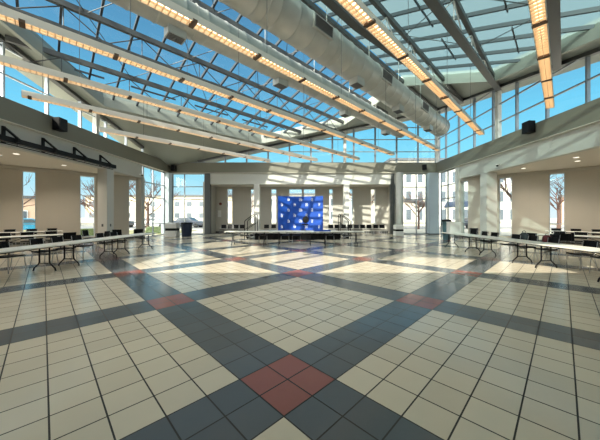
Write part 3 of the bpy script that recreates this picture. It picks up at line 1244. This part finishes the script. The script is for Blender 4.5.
bin_(-8.85, 19.7, 0.42, 1.08, 'navy', 'black', 'dark navy trash can beside the white cabinet at the left glazing')
bin_(9.3, 16.9, 0.27, 1.34, 'teal', 'black', 'tall dark teal bin with a black rim by the right corner glazing')

# ------------------------------------------------------------------ stage
st = empty('stage', (-0.4, 17.0, 0), 0, 'low portable stage with black skirt under the blue backdrop', 'stage')
b = MB()
b.bb(-2.85, 2.85, 0, 3.0, 0.42, 0.50)
b.build('deck', M['stage'], st, bevel=0.01)
b = MB()
nf = 60
pts = []
for i in range(nf + 1):
    pts.append((-2.8 + 5.6 * i / nf, 0.04 + 0.02 * math.sin(i * 1.7), 0))
for i in range(nf):
    p, q = pts[i], pts[i + 1]
    b.bm.faces.new([b.bm.verts.new(c) for c in (p, q, (q[0], q[1], 0.42), (p[0], p[1], 0.42))])
bmesh.ops.remove_doubles(b.bm, verts=b.bm.verts, dist=0.0005)
b.bb(-2.8, -2.77, 0.08, 2.95, 0, 0.42).bb(2.77, 2.8, 0.08, 2.95, 0, 0.42).bb(-2.8, 2.8, 2.92, 2.95, 0, 0.42)
b.build('skirt', M['skirt'], st)
for sx, l in ((-1, 'left'), (1, 'right')):
    root = empty('stage_steps', (-0.4 + sx * 2.86, 18.3, 0), 0 if sx > 0 else PI, 'black steps with handrails at the %s end of the stage' % l, 'steps', 'steps at the stage ends')
    for i in range(2):
        t = MB()
        t.bb(0.02 + 0.3 * i, 0.34 + 0.3 * i, -0.45, 0.45, 0.30 - 0.16 * i, 0.335 - 0.16 * i)
        t.build('tread', M['stage'], root)
    for sy in (-1, 1):
        t = MB()
        t.bar((0.02, sy * 0.43, 0.38), (0.66, sy * 0.43, 0.06), 0.03, 0.16)
        t.build('stringer', M['blackmetal'], root)
    for sy in (-1, 1):
        t = MB()
        t.tube([(0.06, sy * 0.47, 0.05), (0.06, sy * 0.47, 1.64), (0.12, sy * 0.47, 1.70), (0.72, sy * 0.47, 1.26), (0.78, sy * 0.47, 1.18), (0.78, sy * 0.47, 0.0)], 0.028, 8)
        t.tube([(0.06, sy * 0.47, 1.1), (0.78, sy * 0.47, 0.62)], 0.018, 6)
        t.build('handrail', M['blackmetal'], root)

# pop-up backdrop, gently bowed
bd = empty('backdrop_display', (-0.22, 19.0, 0.5), 0, 'bowed royal blue backdrop with rows of white emblems on the stage', 'backdrop')
BW, BH = 3.3, 2.52


def bow(x):
    return 0.42 * (x / (BW / 2)) ** 2 * -1.0 + 0.42


b = MB()
N = 24
fr, bk = [], []
for i in range(N + 1):
    x = -BW / 2 + BW * i / N
    zt = BH + 0.0
    fr.append((b.bm.verts.new((x, bow(x), 0)), b.bm.verts.new((x, bow(x), zt))))
    bk.append((b.bm.verts.new((x, bow(x) + 0.3, 0)), b.bm.verts.new((x, bow(x) + 0.3, zt))))
for i in range(N):
    b.bm.faces.new((fr[i][0], fr[i + 1][0], fr[i + 1][1], fr[i][1]))
    b.bm.faces.new((bk[i][0], bk[i][1], bk[i + 1][1], bk[i + 1][0]))
    b.bm.faces.new((fr[i][1], fr[i + 1][1], bk[i + 1][1], bk[i][1]))
    b.bm.faces.new((fr[i][0], bk[i][0], bk[i + 1][0], fr[i + 1][0]))
b.bm.faces.new((fr[0][0], fr[0][1], bk[0][1], bk[0][0]))
b.bm.faces.new((fr[N][0], bk[N][0], bk[N][1], fr[N][1]))
b.build('fabric_panel', M['blue'], bd)


def emblem(x, z, s=0.11):
    em = MB()
    y = bow(x) - 0.006
    def q(x0, x1, z0, z1, sk=0.0):
        em.prism([(x + x0, y, z + z0), (x + x1, y, z + z0), (x + x1 + sk, y, z + z1), (x + x0 + sk, y, z + z1)], (0, -0.004, 0))
    t = 0.02
    q(-s, s, -s, -s + t)
    q(-s, -s + t, -s, s)
    q(-s, s * 0.6, s - t, s)
    q(-s * 0.55, -s * 0.2, -s * 0.5, s * 0.5, 0.03)
    q(-0.01, s * 0.75, s * 0.15, s * 0.5, 0.02)
    q(0.0, s * 0.6, -s * 0.6, -s * 0.25, 0.02)
    q(s * 0.8, s + 0.01, -s, s * 0.3)
    em.build('emblem', M['emblem'], bd)


for r, z in enumerate((2.28, 1.9, 1.5, 1.1, 0.68, 0.27)):
    xs = (-0.93, 0.0, 0.9) if r % 2 == 0 else (-1.42, -0.47, 0.47, 1.42)
    for x in xs:
        emblem(x, z)

# chair on stage
oc = empty('office_chair', (0.1, 17.9, 0.5), 2.9, 'dark round-backed swivel chair on the stage before the backdrop', 'chair')
b = MB()
b.lathe([(0.10, 0.42), (0.24, 0.43), (0.25, 0.47), (0.2, 0.50)], n=20)
b.build('seat', M['black'], oc, smooth=False)
b = MB()
b.lathe([(0.08, 0.0), (0.22, 0.01), (0.24, 0.035), (0.2, 0.06)], n=20)
o = b.build('backrest', M['black'], oc)
o.rotation_euler = (PI / 2, 0, 0)
o.location = (0, -0.20, 0.80)
b = MB()
b.tube([(0, 0, 0.06), (0, 0, 0.43)], 0.03, 10)
b.tube([(0, -0.1, 0.44), (0, -0.26, 0.5), (0, -0.27, 0.75)], 0.02, 8)
b.build('stem', M['chrome'], oc)
b = MB()
for k in range(5):
    a = 2 * PI * k / 5
    b.bar((0, 0, 0.07), (0.27 * math.cos(a), 0.27 * math.sin(a), 0.05), 0.035, 0.03)
    b.lathe([(0.025, 0.0), (0.025, 0.05)], (0.27 * math.cos(a), 0.27 * math.sin(a), 0), 8)
b.build('star_base', M['chrome'], oc)

# dark blue folded cloth on the right centre table
b = MB()
b.bb(-0.45, 0.45, -0.2, 0.2, 0, 0.035)
b.bb(-0.42, 0.44, -0.18, 0.19, 0.035, 0.065)
tag(b.build('folded_cloth', M['blue'], loc=(1.0, 14.0, 0.744), rz=0.05, bevel=0.01), 'flat folded dark blue cloth on the white table right of the swivel chair', 'cloth')

# fire alarm and notice on niche wall, exit sign
b = MB()
b.lathe([(0.0001, 0.0), (0.13, 0.0), (0.13, 0.05), (0.06, 0.07)], n=18)
o = b.build('alarm_bell', M['redsign'])
o.rotation_euler = (PI / 2, 0, 0)
o.location = (-7.75, NY - 0.0, 2.68)
tag(o, 'small dark red round alarm bell on the far wall beside the left glazing', 'alarm bell')
b = MB()
b.bb(-0.16, 0.16, -0.012, 0, 0, 0.62)
tag(b.build('wall_notice', M['white'], loc=(-7.85, NY, 1.45)), 'pale upright notice on the far wall below the alarm bell', 'notice')
b = MB()
b.bb(-0.16, 0.0, -0.3, 0.3, 0, 0.62)

b.bm.free()
# parking-style red round signs seen outside by the right corner
# ------------------------------------------------------------------ outdoors
g = MB()
gp = [(-160, -40), (160, -40), (160, 220), (-160, 220)]
g.prism([(x, y, -0.45) for x, y in gp], (0, 0, 0.3))
struct(g.build('ground', M['snow']))
g = MB()
g.prism([(-60, 34, -0.15), (60, 34, -0.15), (60, 41, -0.15), (-60, 41, -0.15)], (0, 0, 0.03))
struct(g.build('road', M['asphalt']))
g = MB()
g.prism([(-34, 20.5, -0.15), (-12.3, 24, -0.15), (-12.3, 30, -0.15), (-34, 30, -0.15)], (0, 0, 0.05))
struct(g.build('lawn', M['grass']))


def building(x0, x1, y, depth, h, mname, nwx, rows, label, rz=0.0, roofm='awning', wsize=(1.0, 1.7)):
    root = empty('building', ((x0 + x1) / 2, y, -0.2), rz, label, 'building', 'buildings across the road')
    W = x1 - x0
    b = MB()
    b.bb(-W / 2, W / 2, 0, depth, 0, h)
    b.build('walls', M[mname], root)
    b = MB()
    b.bb(-W / 2 - 0.3, W / 2 + 0.3, -0.3, depth + 0.3, h, h + 0.4)
    b.build('roof', M[roofm] if roofm != mname else M[mname], root)
    for r in rows:
        for i in range(nwx):
            xx = -W / 2 + W * (i + 0.5) / nwx
            f = MB()
            ww, hh = wsize
            f.bb(xx - ww / 2 - 0.1, xx + ww / 2 + 0.1, -0.06, 0.0, r - 0.1, r + hh + 0.1)
            fo = f.build('window', M['white'], root)
            p = MB()
            p.bb(xx - ww / 2, xx + ww / 2, -0.09, -0.055, r, r + hh)
            p.build('pane', M['pane_dark'], fo)
    return root


building(15.5, 40, 46, 14, 11.5, 'stone', 12, (1.0, 4.2, 7.6), 'tall pale stone building with rows of windows beyond the right glazing', wsize=(0.9, 1.9))
building(-52, -17, 62, 10, 6.3, 'tan', 12, (1.2, 3.9), 'long low tan building beyond the left glazing', wsize=(1.2, 1.2))
building(-12, 11, 60, 10, 6.5, 'stone', 8, (1.0, 4.0), 'pale building seen through the niche windows behind the stage')
building(42.5, 56, 40, 10, 4.9, 'brickp', 5, (1.2,), 'peach brick house beyond the right aisle windows', rz=-0.75, wsize=(1.6, 1.6))
building(-60, -36, 30, 12, 4.2, 'brickp', 7, (1.0,), 'low peach brick house beyond the left aisle windows', rz=0.7, wsize=(1.6, 1.4))

# entrance canopy outside right bay
cn = empty('entrance_canopy', (15.0, 38.0, -0.15), 0, 'dark arched canopy on pale posts outside the right glazed bay', 'canopy')
b = MB()
prev = None
for i in range(13):
    a = PI * i / 12
    x = -2.6 * math.cos(a)
    z = 3.0 + 0.75 * math.sin(a)
    if prev:
        b.prism([(prev[0], -1.5, prev[1]), (x, -1.5, z), (x, -1.5, z + 0.18), (prev[0], -1.5, prev[1] + 0.18)], (0, 3, 0))
    prev = (x, z)
b.build('canopy_roof', M['awning'], cn)
for sx in (-1, 1):
    for sy in (-1, 1):
        p = MB()
        p.bb(sx * 2.4 - 0.12, sx * 2.4 + 0.12, sy * 1.3 - 0.12, sy * 1.3 + 0.12, 0, 3.05)
        p.build('post', M['stone'], cn)


# blue awning beyond the right side glazing
b = MB()
b.prism([(-2.2, -1, 2.6), (2.2, -1, 2.6), (2.2, 0.6, 3.3), (-2.2, 0.6, 3.3)], (0, 0, 0.12))
o = b.build('awning', M['cardark'], loc=(20.5, 33.0, 0), rz=-0.7)
tag(o, 'dark blue sloping awning outside the right side glazing', 'awning')
for sx in (-1, 1):
    p = MB()
    p.bb(sx * 2.0 - 0.06, sx * 2.0 + 0.06, -0.9, -0.78, -0.15, 2.62)
    p.build('post', M['alum'], o)


def car(x, y, rz, paint, label):
    root = empty('car', (x, y, -0.15), rz, label, 'car', 'parked cars outside')
    b = MB()
    prof = [(-2.15, 0.35), (-2.2, 0.8), (-2.05, 0.98), (-1.55, 1.05), (-1.1, 1.42), (0.35, 1.45), (1.05, 1.03), (1.95, 0.9), (2.2, 0.7), (2.2, 0.35)]
    b.prism([(a, -0.85, z) for a, z in prof], (0, 1.7, 0))
    b.build('body', M[paint], root, bevel=0.05)
    w = MB()
    w.prism([(a, -0.86, z) for a, z in [(-1.4, 1.04), (-1.03, 1.36), (0.3, 1.38), (0.86, 1.04)]], (0, 1.72, 0))
    w.build('side_windows', M['pane_dark'], root)
    for wx in (-1.35, 1.35):
        for wy in (-0.86, 0.86):
            t = MB()
            t.tube([(wx, wy - 0.1, 0.32), (wx, wy + 0.1, 0.32)], 0.32, 18)
            t.build('wheel', M['rubber'], root)
    return root


car(-26.5, 37, 0.0, 'cardark', 'dark car parked outside the left glazed bay, leftmost')
car(-21.0, 36.5, 0.1, 'carwhite', 'white car parked outside the left glazed bay')
car(-16.4, 37.2, 0.0, 'cardark', 'dark car parked near the right frame of the left glazed bay')
car(-27.2, 25.6, 0.8, 'carblue', 'bright blue car outside the left aisle window')
car(23.0, 35, 0.0, 'cardark', 'dark car outside the right corner glazing')


def tree(x, y, h, seed, label, spread=0.55):
    rnd = random.Random(seed)
    root = empty('bare_tree', (x, y, -0.15), 0, label, 'tree', 'bare trees outside')
    t = MB()
    t.tube([(0, 0, 0), (0.05, 0.02, h * 0.2), (0.0, 0.08, h * 0.42)], [h * 0.026, h * 0.02, h * 0.015], 8)
    t.build('trunk', M['bark'], root)
    br = MB()

    def grow(p, d, L, r, lev):
        mid = p + d * L * 0.5 + Vector((rnd.uniform(-1, 1), rnd.uniform(-1, 1), rnd.uniform(-0.3, 0.6))) * L * 0.07
        e = p + d * L
        br.tube([p, mid, e], [r, r * 0.8, r * 0.55], 4 if lev < 3 else 3, caps=False)
        if lev <= 0:
            return
        for k in range(3 if lev > 1 else 4):
            nd = (d + Vector((rnd.uniform(-1, 1), rnd.uniform(-1, 1), rnd.uniform(-0.35, 0.7))) * spread * 1.3).normalized()
            s = rnd.uniform(0.35, 1.0)
            grow(p + d * L * s, nd, L * rnd.uniform(0.55, 0.8), r * 0.55, lev - 1)
    for k in range(6):
        a = k * 1.05 + rnd.uniform(-0.3, 0.3)
        d = Vector((math.cos(a) * 0.65, math.sin(a) * 0.65, rnd.uniform(0.5, 1.0))).normalized()
        grow(Vector((0, 0.05, h * rnd.uniform(0.2, 0.42))), d, h * 0.3, h * 0.011, 3)
    br.build('branches', M['bark'], root)
    return root


tree(17.6, 21.5, 7.0, 3, 'bare reddish tree outside the right aisle window next to the square column')
tree(27.0, 27.5, 7.5, 5, 'bare reddish tree outside the right aisle window nearest the photo edge')
tree(-25.0, 21.8, 7.5, 8, 'bare tree outside the left aisle window nearest the photo edge')
tree(-19.5, 25.5, 7.0, 11, 'bare tree outside the narrow window beside the left column')
tree(-18.6, 31.0, 8.0, 13, 'bare tree outside the left corner glazing')
tree(-26.5, 33.0, 6.0, 17, 'bare tree between the parked cars and the left glazed bay')
tree(14.6, 33.0, 6.0, 19, 'bare tree outside the right glazed bay')
tree(-7.0, 33, 6.5, 23, 'bare tree seen through the leftmost niche window')
tree(7.6, 32, 6.5, 29, 'bare tree seen through the rightmost niche window')
for i, (x, y, l) in enumerate(((-13.6, 24.8, 'clipped low hedge outside the left side glazing'), (-17.5, 21.0, 'clipped low hedge outside the narrow left aisle window'))):
    hb = MB()
    bmesh.ops.create_icosphere(hb.bm, subdivisions=4, radius=1.0)
    for vtx in hb.bm.verts:
        vv = vtx.co
        q = Vector((max(-0.75, min(0.75, vv.x)), max(-0.7, min(0.7, vv.y)), max(-0.6, min(0.6, vv.z))))
        k = 1 + random.uniform(-0.05, 0.05)
        vtx.co = Vector((q.x * 1.6 * k, q.y * 0.6 * k, (q.z + 0.6) * 0.55 * k))
    tag(hb.build('hedge', M['hedge'], loc=(x, y, -0.15), rz=0.7 if i else 0.2), l, 'hedge')

# ------------------------------------------------------------------ light
SUN_AZ = math.radians(35)       # the sun stands behind the viewer, a little to the left
SUN_EL = math.radians(31)
sd = Vector((math.sin(SUN_AZ) * math.cos(SUN_EL), math.cos(SUN_AZ) * math.cos(SUN_EL), -math.sin(SUN_EL)))
sl = bpy.data.lights.new('sun', 'SUN')
sl.energy = 7.5
sl.color = (1.0, 0.90, 0.74)
sl.angle = math.radians(0.55)
so = bpy.data.objects.new('sun', sl)
COL.objects.link(so)
so.rotation_euler = sd.to_track_quat('-Z', 'Y').to_euler()
so.location = (-10, -20, 30)

wd = bpy.data.worlds.new('sky')
scene.world = wd
wd.use_nodes = True
nt = wd.node_tree
nt.nodes.clear()
out = nt.nodes.new('ShaderNodeOutputWorld')
bg = nt.nodes.new('ShaderNodeBackground')
tc = nt.nodes.new('ShaderNodeTexCoord')
sp = nt.nodes.new('ShaderNodeSeparateXYZ')
nt.links.new(tc.outputs['Generated'], sp.inputs[0])
cr = nt.nodes.new('ShaderNodeValToRGB')
nt.links.new(sp.outputs['Z'], cr.inputs['Fac'])
els = cr.color_ramp.elements
els[0].position = 0.0
els[0].color = (0.85, 0.93, 0.97, 1)
els[1].position = 1.0
els[1].color = (0.05, 0.16, 0.32, 1)
for p, c in ((0.09, (0.50, 0.83, 0.95)), (0.18, (0.26, 0.73, 0.92)), (0.30, (0.17, 0.60, 0.86)), (0.45, (0.13, 0.39, 0.62)), (0.62, (0.09, 0.27, 0.46))):
    e_ = els.new(p)
    e_.color = (*c, 1)
# broad glow of the sky round the sun
dt = nt.nodes.new('ShaderNodeVectorMath')
dt.operation = 'DOT_PRODUCT'
nt.links.new(tc.outputs['Generated'], dt.inputs[0])
dt.inputs[1].default_value = tuple(-sd)
mp = nt.nodes.new('ShaderNodeMapRange')
mp.inputs['From Min'].default_value = 0.1
mp.inputs['From Max'].default_value = 1.0
nt.links.new(dt.outputs['Value'], mp.inputs['Value'])
pw = nt.nodes.new('ShaderNodeMath')
pw.operation = 'POWER'
pw.inputs[1].default_value = 2.0
nt.links.new(mp.outputs[0], pw.inputs[0])
mx = nt.nodes.new('ShaderNodeMix')
mx.data_type = 'RGBA'
mx.blend_type = 'ADD'
mx.clamp_factor = False
gs = nt.nodes.new('ShaderNodeMath')
gs.operation = 'MULTIPLY'
gs.inputs[1].default_value = 7.0
nt.links.new(pw.outputs[0], gs.inputs[0])
nt.links.new(gs.outputs[0], mx.inputs['Factor'])
nt.links.new(cr.outputs['Color'], mx.inputs['A'])
mx.inputs['B'].default_value = (1.0, 0.92, 0.80, 1)
nt.links.new(mx.outputs['Result'], bg.inputs['Color'])
bg.inputs['Strength'].default_value = 1.0
nt.links.new(bg.outputs[0], out.inputs['Surface'])

# ------------------------------------------------------------------ camera
cd = bpy.data.cameras.new('camera')
cam = bpy.data.objects.new('camera', cd)
COL.objects.link(cam)
cam.location = (0, 0, H)
cam.rotation_euler = (PI / 2, 0, 0)
cd.sensor_fit = 'HORIZONTAL'
cd.sensor_width = 36.0
cd.lens = F / 600.0 * 36.0
cd.shift_x = -(CX - 300.0) / 600.0
cd.shift_y = -(220.0 - CY) / 600.0
cd.clip_start = 0.05
cd.clip_end = 500
scene.camera = cam

scene.view_settings.view_transform = 'Standard'
scene.view_settings.look = 'None'
scene.view_settings.gamma = 1.0
scene.view_settings.exposure = 0.25
scene.cycles.use_denoising = True
scene.cycles.max_bounces = 8
scene.cycles.diffuse_bounces = 5
scene.cycles.transparent_max_bounces = 16
scene.cycles.sample_clamp_indirect = 6.0
scene.cycles.use_light_tree = True
